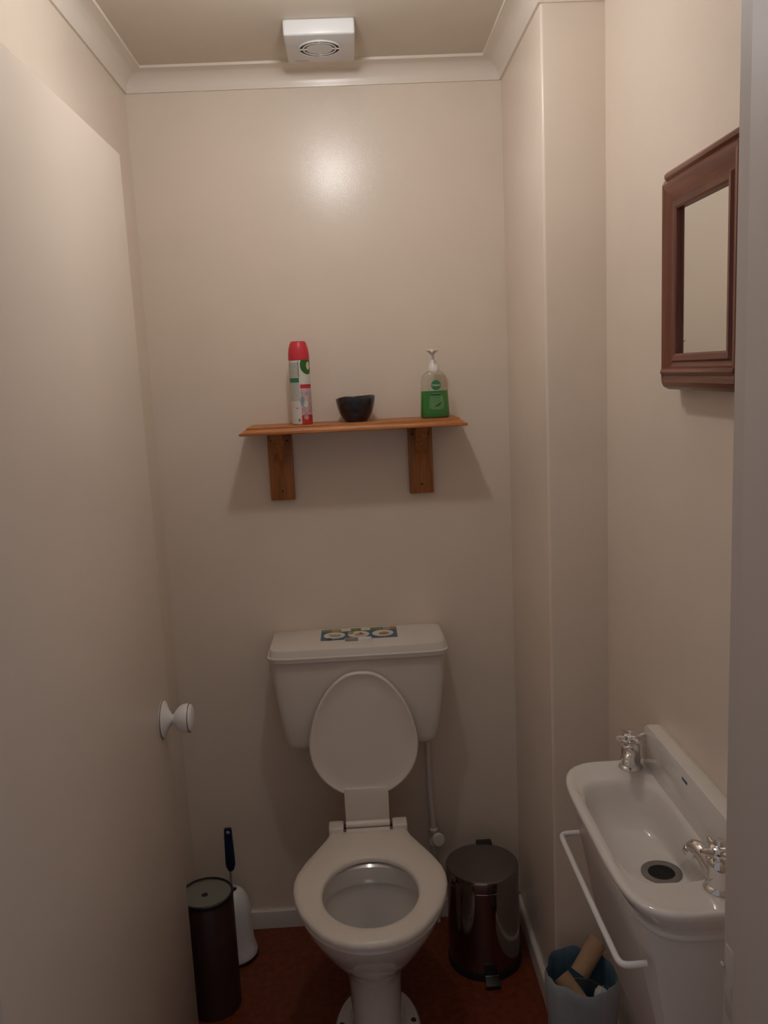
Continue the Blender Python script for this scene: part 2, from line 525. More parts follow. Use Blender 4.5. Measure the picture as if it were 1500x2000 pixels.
# ------------------------------------------------------------------ ceiling lamp (just above the frame): lights the room
lp = thing('ceiling_lamp', (BULB.x, BULB.y, CEIL), 'bare round bulb in a white ceiling batten holder', 'lamp')
obj('holder', G().lathe([(0.036, 0), (0.036, -0.010), (0.030, -0.018), (0.020, -0.024), (0.018, -0.052), (0.012, -0.054)], (BULB.x, BULB.y, CEIL), (0, 0, 1), 32), 'white', lp)
bp_ = [(0.012, 0.047), (0.014, 0.038)]
bp_ += [(0.030*math.sin(t), 0.030*math.cos(t)) for t in [0.55+i*(PI-0.55)/12 for i in range(13)]]
obj('bulb', G().lathe(bp_, BULB, (0, 0, 1), 32), 'bulbglass', lp)

# ------------------------------------------------------------------ extractor fan
FX0, FX1, FY0, FY1, FZ = 0.4200, 0.5765, -0.300, -0.130, 2.322
ef = thing('extractor_fan', (0.498, -0.215, CEIL), 'square white plastic extractor fan on the ceiling', 'extractor fan')
cov = obj('cover', G().box(FX0, FX1, FY0, FY1, FZ, CEIL, 0.005, 3), 'fanwhite', ef)
fcx, fcy = 0.4965, -0.222


def arc_slot(r0, r1, a0, a1, z):
    g_ = G()
    n = 14
    v = []
    for zz in (z-0.0010, z+0.0015):
        for r in (r0, r1):
            for j in range(n+1):
                a = math.radians(a0+(a1-a0)*j/n)
                v.append((fcx+r*math.cos(a), fcy+r*math.sin(a), zz))
    k = n+1
    f = []
    for j in range(n):
        f += [(j, j+1, k+j+1, k+j), (2*k+j, 3*k+j, 3*k+j+1, 2*k+j+1), (j, 2*k+j, 2*k+j+1, j+1), (k+j, k+j+1, 3*k+j+1, 3*k+j)]
    f += [(0, k, 3*k, 2*k), (n, 2*k+n, 3*k+n, k+n)]
    return g_.add(v, f)


obj('grille_ring', G().lathe([(0.0475, 0.0), (0.0475, -0.0030), (0.0455, -0.0036), (0.0445, -0.001), (0.0395, -0.001), (0.0385, -0.0036), (0.0355, -0.0036), (0.0345, -0.001), (0.0315, -0.001), (0.0305, -0.003), (0.0, -0.003)],
                             (fcx, fcy, FZ), (0, 0, 1), 48, cap0=False, cap1=False), 'fanwhite', ef)
for q in range(4):
    obj('air_slot', arc_slot(0.0392, 0.0448, q*90+5, q*90+85, FZ-0.0012), 'darkgap', ef)
    obj('air_slot', arc_slot(0.0312, 0.0347, q*90+7, q*90+83, FZ-0.0012), 'darkgap', ef)
for a in (0, 90, 180, 270):
    ca, sa = math.cos(math.radians(a)), math.sin(math.radians(a))
    obj('grille_bar', G().tube([(fcx+0.028*ca, fcy+0.028*sa, FZ-0.0022), (fcx+0.047*ca, fcy+0.047*sa, FZ-0.0022)], 0.0019, 8), 'fanwhite', ef)
for i, (x0, x1) in enumerate(((0.438, 0.4445), (0.4455, 0.452), (0.4528, 0.462), (0.463, 0.468))):
    obj('maker_mark', G().box(x0, x1, FY1-0.0155, FY1-0.0125+0.0006*(i % 2), FZ-0.0002, FZ+0.0005), 'grey', ef)

# ------------------------------------------------------------------ shelf
SX0, SX1, SD, SZ0, SZ1 = 0.242, 0.816, 0.160, 1.4485, 1.4680
sh = thing('wall_shelf', (0.529, 0, SZ0), 'varnished orange pine wall shelf on two wooden brackets', 'shelf')


def shelf_ring(i, z):
    return [(SX0+i, 0.0, z), (SX0+i, -SD+i, z), (SX1-i, -SD+i, z), (SX1-i, 0.0, z)]


rg = [shelf_ring(i, SZ0+z) for i, z in ((0.003, 0), (0.0, 0.0015), (0.0, 0.0055), (0.0015, 0.0065), (0.0075, 0.0075), (0.0085, 0.0095), (0.012, 0.0135), (0.017, 0.0152), (0.0172, 0.0178), (0.019, 0.0195))]
obj('board', G().loft(rg), 'pine', sh, ang=22)
for bx in (0.3295, 0.7045):
    br = obj('bracket', G().box(bx-0.0325, bx+0.0325, -0.019, 0.0, 1.263, SZ0, 0.0025), 'pinez', sh)
    # curved brace, wide at the shelf, running into the plate lower down
    pts = []
    for i in range(11):
        t = i/10
        pts.append((-0.019-0.105*(1-math.sin(PI/2*t)), SZ0-0.002-0.128*t+0.02*math.sin(PI*t)))
    pl = [(-0.018, SZ0-0.002)] + pts
    obj('brace', G().prism([(a, b) for a, b in pl], (bx-0.015, 0, 0), (0, 1, 0), (0, 0, 1), (0.030, 0, 0), 0.002), 'pinez', br)
    for dx, zz in ((0.0, 1.288), (-0.021, 1.424), (0.021, 1.423)):
        obj('screw', G().lathe([(0.0032, 0), (0.0032, 0.0006), (0.0, 0.0007)], (bx+dx, -0.0189, zz), (0, -1, 0), 12), 'stbrown', br)

# ------------------------------------------------------------------ air freshener can
cx, cy, cz = 0.398, -0.082, SZ1
can = thing('air_freshener_can', (cx, cy, cz), 'tall white aerosol can with red cap on the shelf', 'aerosol can')
CR = 0.0262
LEAN = 0.0
cb = obj('can_body', G().lathe([(0.024, 0), (CR, 0.002), (CR, 0.158), (0.0255, 0.162), (0.022, 0.166)], (cx, cy, cz), n=48), 'canwhite', can)
cp = obj('cap', G().lathe([(0.0268, 0.163), (0.0270, 0.166), (0.0266, 0.178), (0.0248, 0.192), (0.0215, 0.203), (0.0180, 0.2095), (0.0140, 0.2105), (0.0, 0.2100)], (cx, cy, cz), n=48), 'red', can)
obj('nozzle_slot', G().box(cx+0.012, cx+0.0195, cy-0.014, cy-0.006, cz+0.198, cz+0.207, 0.001), 'canred', cp)
R1 = CR+0.0003
SE = -91                                 # seam between back text (left) and front picture (right)
obj('label_panel', cyl_patch(cx, cy, R1, -170, SE-5, cz+0.120, cz+0.157), 'cantext', cb)
obj('label_band', cyl_patch(cx, cy, R1, -172, SE-2, cz+0.107, cz+0.1185), 'cangreen', cb)
obj('label_panel', cyl_patch(cx, cy, R1, -172, SE-2, cz+0.060, cz+0.1065), 'cantext', cb)
obj('label_panel', cyl_patch(cx, cy, R1, -168, SE-4, cz+0.040, cz+0.057), 'canwhite', cb)
obj('label_line', cyl_patch(cx, cy, R1, SE-3.5, SE-0.5, cz+0.120, cz+0.160), 'ink', cb)
obj('label_mark', cyl_disc(cx, cy, R1+0.0001, -112, cz+0.042, 0.0017, 0.002), 'canred', cb)
obj('label_mark', cyl_disc(cx, cy, R1+0.0001, -130, cz+0.044, 0.0012, 0.0016), 'stpink', cb)
obj('label_mark', cyl_disc(cx, cy, R1+0.0001, -103, cz+0.012, 0.0028, 0.0036), 'stgreen', cb)
obj('emblem', cyl_disc(cx, cy, R1, -38, cz+0.150, 0.021, 0.024), 'candark', cb)
obj('emblem_letter', cyl_disc(cx, cy, R1+0.0002, -32, cz+0.148, 0.0065, 0.010), 'cream', cb)
obj('label_band', cyl_patch(cx, cy, R1, SE+3, 10, cz+0.0915, cz+0.1015), 'canred', cb)
obj('picture', cyl_patch(cx, cy, R1, SE+3, 10, cz+0.024, cz+0.0912, 10, 4), 'canpink', cb)
obj('picture_petal', cyl_disc(cx, cy, R1+0.0002, -80, cz+0.060, 0.0055, 0.012), 'canblue', cb)
obj('picture_petal', cyl_disc(cx, cy, R1+0.0002, -60, cz+0.052, 0.007, 0.009), 'canwhite', cb)
obj('picture_base', cyl_patch(cx, cy, R1, SE+3, 10, cz+0.001, cz+0.0245), 'canred', cb)
obj('picture_bloom', cyl_disc(cx, cy, R1+0.0002, -62, cz+0.018, 0.0065, 0.006), 'stpink', cb)

# ------------------------------------------------------------------ bowl
bx, by = 0.5365, -0.078
g = G()
rings = []
outp = [(0.0285, 0.0), (0.0295, 0.003), (0.036, 0.011), (0.0425, 0.023), (0.0470, 0.038), (0.0498, 0.052), (0.0510, 0.062), (0.0500, 0.0632), (0.0482, 0.0625),
        (0.0455, 0.050), (0.041, 0.030), (0.033, 0.014), (0.018, 0.007)]
for k, (r, h) in enumerate(outp):
    rr = []
    for j in range(56):
        t = 2*PI*j/56
        wob = 1+0.014*math.sin(3*t+0.6)+0.008*math.sin(5*t)
        hz = h+(h/0.063)**3*(0.0022*math.sin(2*t-0.5)+0.0014*math.sin(3*t+1.0)+0.0012*math.cos(t))
        rr.append((bx+r*wob*math.cos(t), by+r*wob*math.sin(t), SZ1+hz))
    rings.append(rr)
g.loft(rings)
tag(obj('ceramic_bowl', g, 'bowl', origin=(bx, by, SZ1), ang=60), 'small black glazed bowl with uneven rim on the shelf', 'bowl')

# ------------------------------------------------------------------ soap bottle
sx, sy = 0.7415, -0.080
so = thing('soap_bottle', (sx, sy, SZ1), 'clear pump bottle half full of green hand soap on the shelf', 'soap bottle')


def brng(h, hx, hy):
    return sup(sx, sy, SZ1+h, hx, hy, hy, 2.6, 2.6, 44)


bt = [(0.0, 0.036, 0.021), (0.002, 0.0385, 0.0235), (0.02, 0.0378, 0.023), (0.05, 0.0362, 0.022), (0.085, 0.0345, 0.021), (0.102, 0.0325, 0.0195), (0.112, 0.028, 0.0175),
      (0.118, 0.021, 0.0155), (0.1205, 0.0135, 0.0125), (0.124, 0.0122, 0.0122)]
bo = obj('bottle', G().loft([brng(*b) for b in bt], True, True), 'clear', so, ang=50)
lq = [(0.0015, 0.0345, 0.0200), (0.004, 0.0372, 0.0222), (0.02, 0.0366, 0.0218), (0.05, 0.0350, 0.0208), (0.0690, 0.0342, 0.0203)]
obj('soap', G().loft([brng(*b) for b in lq], True, True), 'soapliq', so, ang=50, label='green liquid soap filling the lower half')
cw = obj('pump_collar', G().lathe([(0.0140, 0.117), (0.0142, 0.119), (0.0138, 0.131), (0.0115, 0.134), (0.0100, 0.139), (0.0072, 0.146), (0.0062, 0.148)], (sx, sy, SZ1), n=32), 'pump', so)
obj('pump_stem', G().lathe([(0.0038, 0.146), (0.0038, 0.166)], (sx, sy, SZ1), n=16), 'pump', so)
hd = obj('pump_head', G().loft([sup(sx-0.002, sy, SZ1+h, a, f, b, 2.2, 2.2, 32) for h, a, f, b in
                               ((0.161, 0.004, 0.004, 0.004), (0.164, 0.0075, 0.009, 0.0075), (0.168, 0.0120, 0.018, 0.010), (0.1705, 0.0165, 0.026, 0.013), (0.1730, 0.0160, 0.026, 0.013), (0.1750, 0.0110, 0.018, 0.009))]), 'pump', so)
obj('pump_nozzle', G().tube([(sx-0.003, sy-0.018, SZ1+0.170), (sx-0.005, sy-0.030, SZ1+0.1695), (sx-0.006, sy-0.036, SZ1+0.165)], [0.0045, 0.0040, 0.0034], 12), 'pump', hd)


def front_y(x, h, off):
    """front surface of the bottle at local x, height h"""
    for i in range(len(bt)-1):
        if bt[i][0] <= h <= bt[i+1][0]:
            t = (h-bt[i][0])/(bt[i+1][0]-bt[i][0])
            hx = bt[i][1]+(bt[i+1][1]-bt[i][1])*t
            hy = bt[i][2]+(bt[i+1][2]-bt[i][2])*t
            q = max(0.0, 1-(abs(x)/hx)**2.6)
            return sy-hy*q**(1/2.6)-off
    return sy-0.02-off


def front_patch(fn, off, n=24, rings=5):
    """fn(t,q)->(x,h) fills a round or odd shape on the bottle front"""
    g_ = G()
    v = []
    for k in range(rings):
        for j in range(n):
            x, h = fn(2*PI*j/n, k/(rings-1))
            v.append((sx+x, front_y(x, h, off), SZ1+h))
    return g_.add(v, [(k*n+j, k*n+(j+1) % n, (k+1)*n+(j+1) % n, (k+1)*n+j) for k in range(rings-1) for j in range(n)])


def sq(t, e):
    c_, s_ = math.cos(t), math.sin(t)
    return math.copysign(abs(c_)**(2/e), c_), math.copysign(abs(s_)**(2/e), s_)


LX = 0.003
lb = obj('label', front_patch(lambda t, q: (LX+0.0185*q*sq(t, 3.5)[0]*(1-0.12*sq(t, 3.5)[1]), 0.043+0.022*q*sq(t, 3.5)[1]), 0.0004), 'soaplab', so)
em = obj('emblem', front_patch(lambda t, q: (LX+0.0128*q*math.cos(t), 0.0835+0.0128*q*math.sin(t)), 0.0006), 'soapdisc', so)
for x0, x1, h0, h1 in ((-0.0115, 0.0155, 0.0575, 0.0605), (-0.009, 0.012, 0.0515, 0.0530), (-0.0095, 0.013, 0.0635, 0.0655)):
    n = 10
    v = []
    for h in (h0, h1):
        for j in range(n+1):
            x = x0+(x1-x0)*j/n
            v.append((sx+x, front_y(x, h, 0.0007), SZ1+h))
    obj('label_line', G().add(v, [(j, j+1, n+2+j, n+1+j) for j in range(n)]), 'ink' if h1-h0 > 0.0025 else 'soapdisc', lb)
obj('label_leaf', front_patch(lambda t, q: (LX+0.003+0.0075*q*math.cos(t)+0.002*q*math.sin(t), 0.0325+0.0030*q*math.sin(t)+0.0030*q*math.cos(t)), 0.0007), 'leafink', lb)
obj('label_leaf', front_patch(lambda t, q: (LX+0.009+0.005*q*math.cos(t), 0.037+0.0014*q*math.sin(t)+0.0030*q*math.cos(t)), 0.0008), 'leafink', lb)
# emblem lettering wrapped on the bottle front
fc = bpy.data.curves.new('emblem_lettering', 'FONT')
fc.body = 'Dettol'
fc.size = 0.0085
fc.align_x = 'CENTER'
fc.align_y = 'CENTER'
to = bpy.data.objects.new('tmp_text', fc)
COL.objects.link(to)
bpy.context.view_layer.update()
tm = bpy.data.meshes.new_from_object(to.evaluated_get(bpy.context.evaluated_depsgraph_get()))
bpy.data.objects.remove(to, do_unlink=True)
g = G().add([(sx+LX+v.co.x, front_y(LX+v.co.x, 0.0838+v.co.y, 0.0009), SZ1+0.0838+v.co.y) for v in tm.vertices], [tuple(p.vertices) for p in tm.polygons])
bpy.data.meshes.remove(tm)
obj('lettering', g, 'stwhite', em, smooth=False)

# ------------------------------------------------------------------ mirror on the right wall
XG, MF = 1.0580, 1.0500           # glass plane, frame front
MY0, MY1, MZ0, MZ1 = -1.121, -0.931, 1.598, 1.822    # glass opening
mi = thing('wall_mirror', (W2, -1.03, 1.543), 'small mirror in a moulded mahogany frame on the right wall', 'mirror')
obj('glass', G().box(XG, XG+0.004, MY0-0.008, MY1+0.008, MZ0-0.008, MZ1+0.008), 'mirror', mi, smooth=False)
fp = [(0.0, 0.0), (0.0, XG-MF-0.002), (0.003, XG-MF), (0.011, XG-MF+0.001), (0.014, XG-MF-0.003), (0.018, XG-MF-0.002), (0.034, XG-MF+0.005), (0.042, XG-MF+0.006), (0.046, XG-MF+0.003), (0.052, XG-MF-0.002), (0.053, 0.0)]


def fring(y, z, dy, dz, tail):
    # profile ring at a mitred corner; dy,dz = outward direction of the mitre
    r = [(XG-h, y+dy*o_, z+dz*o_) for o_, h in fp]
    r += [(W2, y+dy*0.053, z+dz*0.053), (W2, y, z)]
    return r


obj('stile', G().loft([fring(MY1, MZ0, 1, -1, 0), fring(MY1, MZ1, 1, 1, 0)]), 'mahz', mi, ang=20)
obj('stile', G().loft([fring(MY0, MZ0, -1, -1, 0), fring(MY0, MZ1, -1, 1, 0)]), 'mahz', mi, ang=20)
obj('rail', G().loft([fring(MY0, MZ1, -1, 1, 0), fring(MY1, MZ1, 1, 1, 0)]), 'mahy', mi, ang=20)
obj('rail', G().loft([fring(MY0, MZ0, -1, -1, 0), fring(MY1, MZ0, 1, -1, 0)]), 'mahy', mi, ang=20)
a0, a1 = MY0-0.049, MY1+0.034
g = G().prism([(W2, 1.868), (MF-0.001, 1.868), (MF-0.006, 1.873), (MF-0.006, 1.878), (MF-0.001, 1.883), (W2, 1.884)], (0, a0, 0), (1, 0, 0), (0, 0, 1), (0, a1-a0, 0), 0.001)
obj('top_moulding', g, 'mahy', mi, ang=25)
g = G().prism([(W2, 1.541), (MF+0.002, 1.541), (MF-0.006, 1.546), (MF-0.009, 1.553), (MF-0.007, 1.563), (MF-0.012, 1.569), (MF-0.010, 1.574), (MF, 1.577), (W2, 1.577)], (0, a0, 0), (1, 0, 0), (0, 0, 1), (0, a1-a0, 0), 0.001)
obj('bottom_moulding', g, 'mahy', mi, ang=25)

# ------------------------------------------------------------------ toilet
TX = 0.512
to_ = thing('toilet', (TX, -0.42, 0), 'white toilet with raised lid and open seat in front of the cistern', 'toilet')
rim = dict(cy=-0.45)
pr = [  # z, half width, front, back, centre y, exponent
    (0.000, 0.104, 0.165, 0.150, -0.450, 2.2), (0.010, 0.105, 0.166, 0.150, -0.450, 2.2), (0.018, 0.100, 0.160, 0.146, -0.450, 2.2),
    (0.022, 0.072, 0.125, 0.130, -0.450, 2.3), (0.035, 0.064, 0.112, 0.125, -0.450, 2.4), (0.080, 0.0605, 0.105, 0.125, -0.450, 2.5),
    (0.150, 0.0610, 0.104, 0.135, -0.450, 2.5), (0.200, 0.0650, 0.108, 0.160, -0.450, 2.4), (0.228, 0.0740, 0.118, 0.185, -0.450, 2.3),
    (0.255, 0.0960, 0.140, 0.205, -0.450, 2.2), (0.293, 0.1250, 0.172, 0.222, -0.450, 2.1), (0.335, 0.1500, 0.207, 0.236, -0.450, 2.05),
    (0.366, 0.1660, 0.229, 0.244, -0.450, 2.05), (0.390, 0.1745, 0.239, 0.248, -0.450, 2.05), (0.398, 0.1700, 0.235, 0.244, -0.450, 2.05),
    # over the rim and down inside
    (0.399, 0.125, 0.192, 0.105, -0.470, 2.1), (0.394, 0.117, 0.184, 0.098, -0.470, 2.1), (0.356, 0.1145, 0.180, 0.096, -0.470, 2.1), (0.352, 0.1150, 0.1805, 0.0965, -0.470, 2.1), (0.353, 0.1165, 0.182, 0.098, -0.470, 2.1),
    (0.362, 0.1170, 0.1825, 0.0985, -0.470, 2.1), (0.363, 0.1185, 0.184, 0.101, -0.470, 2.1), (0.351, 0.1190, 0.1845, 0.1015, -0.470, 2.1), (0.335, 0.1180, 0.182, 0.101, -0.470, 2.1), (0.300, 0.1090, 0.165, 0.098, -0.470, 2.1),
    (0.260, 0.0890, 0.130, 0.094, -0.470, 2.1), (0.235, 0.066, 0.090, 0.090, -0.470, 2.1),
    (0.218, 0.045, 0.050, 0.075, -0.460, 2.0), (0.205, 0.020, 0.020, 0.040, -0.450, 2.0)]
obj('pan', G().loft([sup(TX, cy_, z, a, f, b, e, e, 64) for z, a, f, b, cy_, e in pr]), 'porc', to_, ang=34)
obj('water', G().loft([sup(TX, -0.465, z, 0.0580, 0.078, 0.084, 2.05, 2.05, 40) for z in (0.2285, 0.230)]), 'water', to_)
for sx_ in (-1, 1):
    obj('floor_screw', G().lathe([(0.007, 0), (0.007, 0.004), (0.004, 0.007), (0.0, 0.0075)], (TX+sx_*0.088, -0.435, 0.0165), n=16), 'stbrown', to_)
obj('flush_pipe', G().tube(smooth_open([(TX, -0.085, 0.6060), (TX, -0.085, 0.42), (TX, -0.10, 0.355), (TX, -0.22, 0.345)], 2), 0.017, 16), 'plast', to_)
obj('outlet_pipe', G().tube(smooth_open([(TX, -0.32, 0.135), (TX, -0.27, 0.135), (TX, -0.245, 0.11), (TX, -0.242, 0.0)], 2), 0.046, 20), 'plast', to_)

# seat ring: outer outline and opening, read off the photo and made symmetric
half = [(0.0, -0.696), (0.040, -0.692), (0.079, -0.675), (0.110, -0.648), (0.134, -0.614), (0.158, -0.572), (0.172, -0.530), (0.180, -0.485), (0.1805, -0.450), (0.175, -0.415), (0.157, -0.366), (0.130, -0.310), (0.1075, -0.262), (0.1035, -0.245), (0.1025, -0.232)]
outer = [(-x, y) for x, y in half[::-1]] + half[1:]
# resample outlines by angle around the opening centre
oc = (0.0, -0.505)


def polar(poly, n):
    out = []
    m = len(poly)
    for j in range(n):
        t = 2*PI*j/n
        d = Vector((math.cos(t), math.sin(t)))
        best = None
        for i in range(m):
            a, b = Vector(poly[i])-Vector(oc), Vector(poly[(i+1) % m])-Vector(oc)
            e = b-a
            den = d.x*e.y-d.y*e.x
            if abs(den) < 1e-12:
                continue
            tt = (a.x*e.y-a.y*e.x)/den
            u = (a.x*d.y-a.y*d.x)/den
            if tt > 0 and -1e-6 <= u <= 1+1e-6:
                best = tt if best is None else max(best, tt)
        out.append((oc[0]+d.x*best, oc[1]+d.y*best))
    return out


N = 160
so_ = polar(outer, N)
inn = [(0.1105*math.cos(2*PI*j/N), -0.505+(0.132 if math.sin(2*PI*j/N) < 0 else 0.138)*math.sin(2*PI*j/N)*(1-0.0*abs(math.cos(2*PI*j/N)))) for j in range(N)]


def mixr(t, z):
    return [(TX+inn[j][0]*(1-t)+so_[j][0]*t, inn[j][1]*(1-t)+so_[j][1]*t, z) for j in range(N)]


sr = [mixr(0.06, 0.4015), mixr(0.0, 0.405), mixr(0.0, 0.412), mixr(0.03, 0.4165), mixr(0.12, 0.4195), mixr(0.35, 0.4210), mixr(0.75, 0.4200), mixr(0.93, 0.4175), mixr(0.985, 0.4130), mixr(1.0, 0.4080), mixr(0.985, 0.4025), mixr(0.90, 0.4012)]
sr.append(sr[0])
g = G().loft(sr, False, False)
st = obj('seat', g, 'seat', to_, ang=50)
for sx_ in (-1, 1):
    x0, x1 = sorted((TX+sx_*0.064, TX+sx_*0.1025))
    obj('hinge_block', G().box(x0, x1, -0.240, -0.199, 0.399, 0.4275, 0.003, 3), 'seat', st)
    obj('hinge_pin', G().tube([(TX+sx_*0.0585, -0.214, 0.417), (TX+sx_*0.0655, -0.214, 0.417)], 0.0055, 12), 'black', st)
obj('hinge_web', G().box(TX-0.0575, TX+0.0575, -0.245, -0.226, 0.401, 0.4185, 0.003), 'seat', st)

# lid standing upright, underside to the viewer
lh = [(0.0, 0.8325), (0.030, 0.8300), (0.052, 0.8190), (0.072, 0.8035), (0.089, 0.7840), (0.108, 0.7560), (0.1245, 0.7200), (0.1355, 0.6840), (0.1425, 0.6480), (0.1420, 0.6200), (0.137, 0.5900), (0.124, 0.5600), (0.103, 0.5330), (0.078, 0.5130), (0.050, 0.4990), (0.022, 0.4920), (0.0, 0.4910)]
lo = smooth_closed([(x, z) for x, z in lh] + [(-x, z) for x, z in lh[-2:0:-1]], 1)
LY = -0.2075


def lidring(k, y):
    out = []
    for x, z in lo:
        zz = 0.655+(z-0.655)*(1-k/0.17)
        yy = y+0.010*(zz-0.43)/0.40          # leans back against the cistern
        out.append((TX+x*(1-k/0.142), yy, zz))
    return out


lr = [lidring(0.010, LY+0.0165), lidring(0.003, LY+0.0150), lidring(0.0, LY+0.0105), lidring(0.0, LY+0.0045), lidring(0.0015, LY+0.001), lidring(0.004, LY), lidring(0.0075, LY+0.0008), lidring(0.010, LY+0.0022), lidring(0.040, LY+0.0030), lidring(0.09, LY+0.0032)]
ld = obj('lid', G().loft(lr), 'seat', to_, ang=50)
obj('hinge_plate', G().prism([(-0.0575, 0.424), (0.0575, 0.424), (0.0580, 0.500), (0.0565, 0.517), (0.0545, 0.519), (-0.0545, 0.519), (-0.0565, 0.517), (-0.0580, 0.500)],
                             (TX, LY-0.0015, 0), (1, 0, 0), (0, 0, 1), (0, 0.010, 0), 0.0015), 'seat', ld)
obj('hinge_barrel', G().tube([(TX-0.0575, -0.214, 0.4215), (TX+0.0575, -0.214, 0.4215)], 0.0100, 20), 'seat', ld)

# ------------------------------------------------------------------ cistern
CXc = 0.509
ci = thing('toilet_cistern', (CXc, -0.09, 0.605), 'white plastic wall cistern with sticker on its lid', 'cistern')


def cring(z, hx, yf, n=9):
    return sup(CXc, -0.088, z, hx, yf-0.088, 0.086, n, 14, 72)


obj('tank', G().loft([cring(0.607, 0.180, 0.140), cring(0.609, 0.190, 0.150), cring(0.616, 0.198, 0.156), cring(0.630, 0.2045, 0.160), cring(0.70, 0.2140, 0.166), cring(0.80, 0.2260, 0.172), cring(0.862, 0.2310, 0.175)]), 'plast', ci, ang=40)
cl = obj('cistern_lid', G().loft([cring(0.8600, 0.2340, 0.1825), cring(0.8604, 0.2352, 0.1840), cring(0.8680, 0.2362, 0.1852), cring(0.8712, 0.2370, 0.1862), cring(0.8732, 0.2362, 0.1854), cring(0.8740, 0.2330, 0.1820), cring(0.8885, 0.2300, 0.1795), cring(0.8918, 0.2285, 0.1780), cring(0.8930, 0.2255, 0.1750)]), 'plast', ci, ang=30)
ZT = 0.8930
bu = obj('button_plate', G().loft([sup(0.512, -0.122, ZT+h, a, b, b, 3.2, 3.2, 36) for h, a, b in ((-0.001, 0.040, 0.024), (0.0012, 0.040, 0.024), (0.0022, 0.0385, 0.0225))]), 'plast', cl)
bu2 = obj('flush_button', G().box(0.4775, 0.5105, -0.131, -0.112, ZT+0.001, ZT+0.0075, 0.002), 'grey', cl, label='grey half of the dual flush button')
obj('flush_button', G().box(0.5135, 0.5465, -0.131, -0.112, ZT+0.001, ZT+0.0075, 0.002), 'white', cl, label='white half of the dual flush button')
stk = obj('sticker', G().box(0.411, 0.617, -0.1085, -0.012, ZT+0.0002, ZT+0.0007), 'stblue', ci, smooth=False, label='blue sticker with three round white pictures')


def flat_disc(x, y, rx, ry, z, n=28):
    return G().add([(x+rx*math.cos(2*PI*j/n), y+ry*math.sin(2*PI*j/n), z) for j in range(n)], [tuple(range(n))])


for i, (x, pc) in enumerate(((0.4475, 'stgrey'), (0.513, 'stpink'), (0.5785, 'storange'))):
    obj('round_picture', flat_disc(x, -0.068, 0.0290, 0.0285, ZT+0.0009), 'stwhite', stk, smooth=False)
    obj('picture_motif', flat_disc(x+0.003, -0.072, 0.0150, 0.0125, ZT+0.0011, 14), pc, stk, smooth=False)
    obj('picture_motif', flat_disc(x-0.012+0.018*i % 0.02, -0.062, 0.005, 0.006, ZT+0.0012, 10), ('stgrey', 'stbrown', 'stpink')[i], stk, smooth=False)
obj('picture_motif', flat_disc(0.4915, -0.055, 0.0085, 0.012, ZT+0.0013, 14), 'styel', stk, smooth=False)
obj('picture_motif', flat_disc(0.4345, -0.1010, 0.0068, 0.0110, ZT+0.0013, 14), 'stbrown', stk, smooth=False)
for x0, x1, m_ in ((0.413, 0.440, 'stgreen'), (0.440, 0.466, 'styel'), (0.466, 0.492, 'stwhite'), (0.492, 0.520, 'stgreen'), (0.520, 0.545, 'stwhite'), (0.545, 0.580, 'stgreen'), (0.580, 0.600, 'stgrey'), (0.600, 0.616, 'storange')):
    obj('colour_strip', G().box(x0, x1, -0.036, -0.013, ZT+0.0007, ZT+0.0010), m_, stk, smooth=False)

# ------------------------------------------------------------------ supply pipe and stop valve
vx, vy, vz = 0.697, -0.040, 0.268
sv = thing('stop_valve', (vx, -0.03, 0), 'white water pipe and stop valve between toilet and pedal bin', 'water valve')
obj('pipe', G().tube(smooth_open([(0.690, -0.028, 0.612), (0.690, -0.028, 0.40), (vx, -0.030, 0.30), (vx, -0.030, vz)], 1), 0.0075, 14), 'plast', sv)
obj('pipe', G().tube([(vx, -0.030, vz), (vx+0.004, -0.030, 0.0)], 0.0075, 14), 'plast', sv)
obj('valve_body', G().lathe([(0.010, -0.026), (0.013, -0.024), (0.013, -0.012), (0.010, -0.008), (0.010, 0.010), (0.013, 0.014), (0.013, 0.024), (0.010, 0.027)], (vx, -0.030, vz), n=20), 'plast', sv)
obj('valve_handle', G().lathe([(0.006, 0.0), (0.006, 0.018), (0.017, 0.020), (0.019, 0.024), (0.019, 0.032), (0.016, 0.036), (0.0, 0.037)], (vx+0.004, -0.034, vz+0.002), (0.25, -1, 0.15), 20), 'plast', sv)

# ------------------------------------------------------------------ pedal bin
px, py = 0.8115, -0.1985
pb = thing('pedal_bin', (px, py, 0), 'round polished steel pedal bin beside the toilet', 'pedal bin')
PR = 0.0965
obj('body', G().lathe([(PR-0.002, 0.022), (PR, 0.024), (PR, 0.246), (PR-0.0012, 0.2475), (PR-0.0012, 0.2490)], (px, py, 0), n=72), 'steel', pb)
ldb = obj('lid', G().lathe([(PR-0.001, 0.2495), (PR+0.001, 0.2510), (PR+0.001, 0.2760), (PR-0.0005, 0.2790), (PR-0.0035, 0.2800), (PR-0.02, 0.2812), (0.04, 0.2828), (0.0, 0.2832)], (px, py, 0), n=72), 'steel', pb)
obj('lid_plate', G().lathe([(PR-0.0042, 0.2797), (PR-0.0045, 0.2803), (PR-0.02, 0.2816), (0.04, 0.2832), (0.0, 0.2836)], (px, py, 0), n=72, cap0=False), 'brush', ldb)
obj('base', G().lathe([(PR-0.006, 0.0), (PR+0.0022, 0.001), (PR+0.0030, 0.018), (PR+0.0015, 0.024), (PR-0.004, 0.025)], (px, py, 0), n=72), 'black', pb)
obj('lid_hinge', G().box(px-0.0015, px+0.0425, py+PR-0.009, py+PR+0.016, 0.235, 0.2835, 0.004), 'black', pb)
a = math.radians(-91)
pxx, pyy = px+0.002, py-PR
obj('pedal_slot', G().box(pxx-0.016, pxx+0.016, pyy-0.0035, pyy+0.006, 0.010, 0.052, 0.002), 'black', pb)
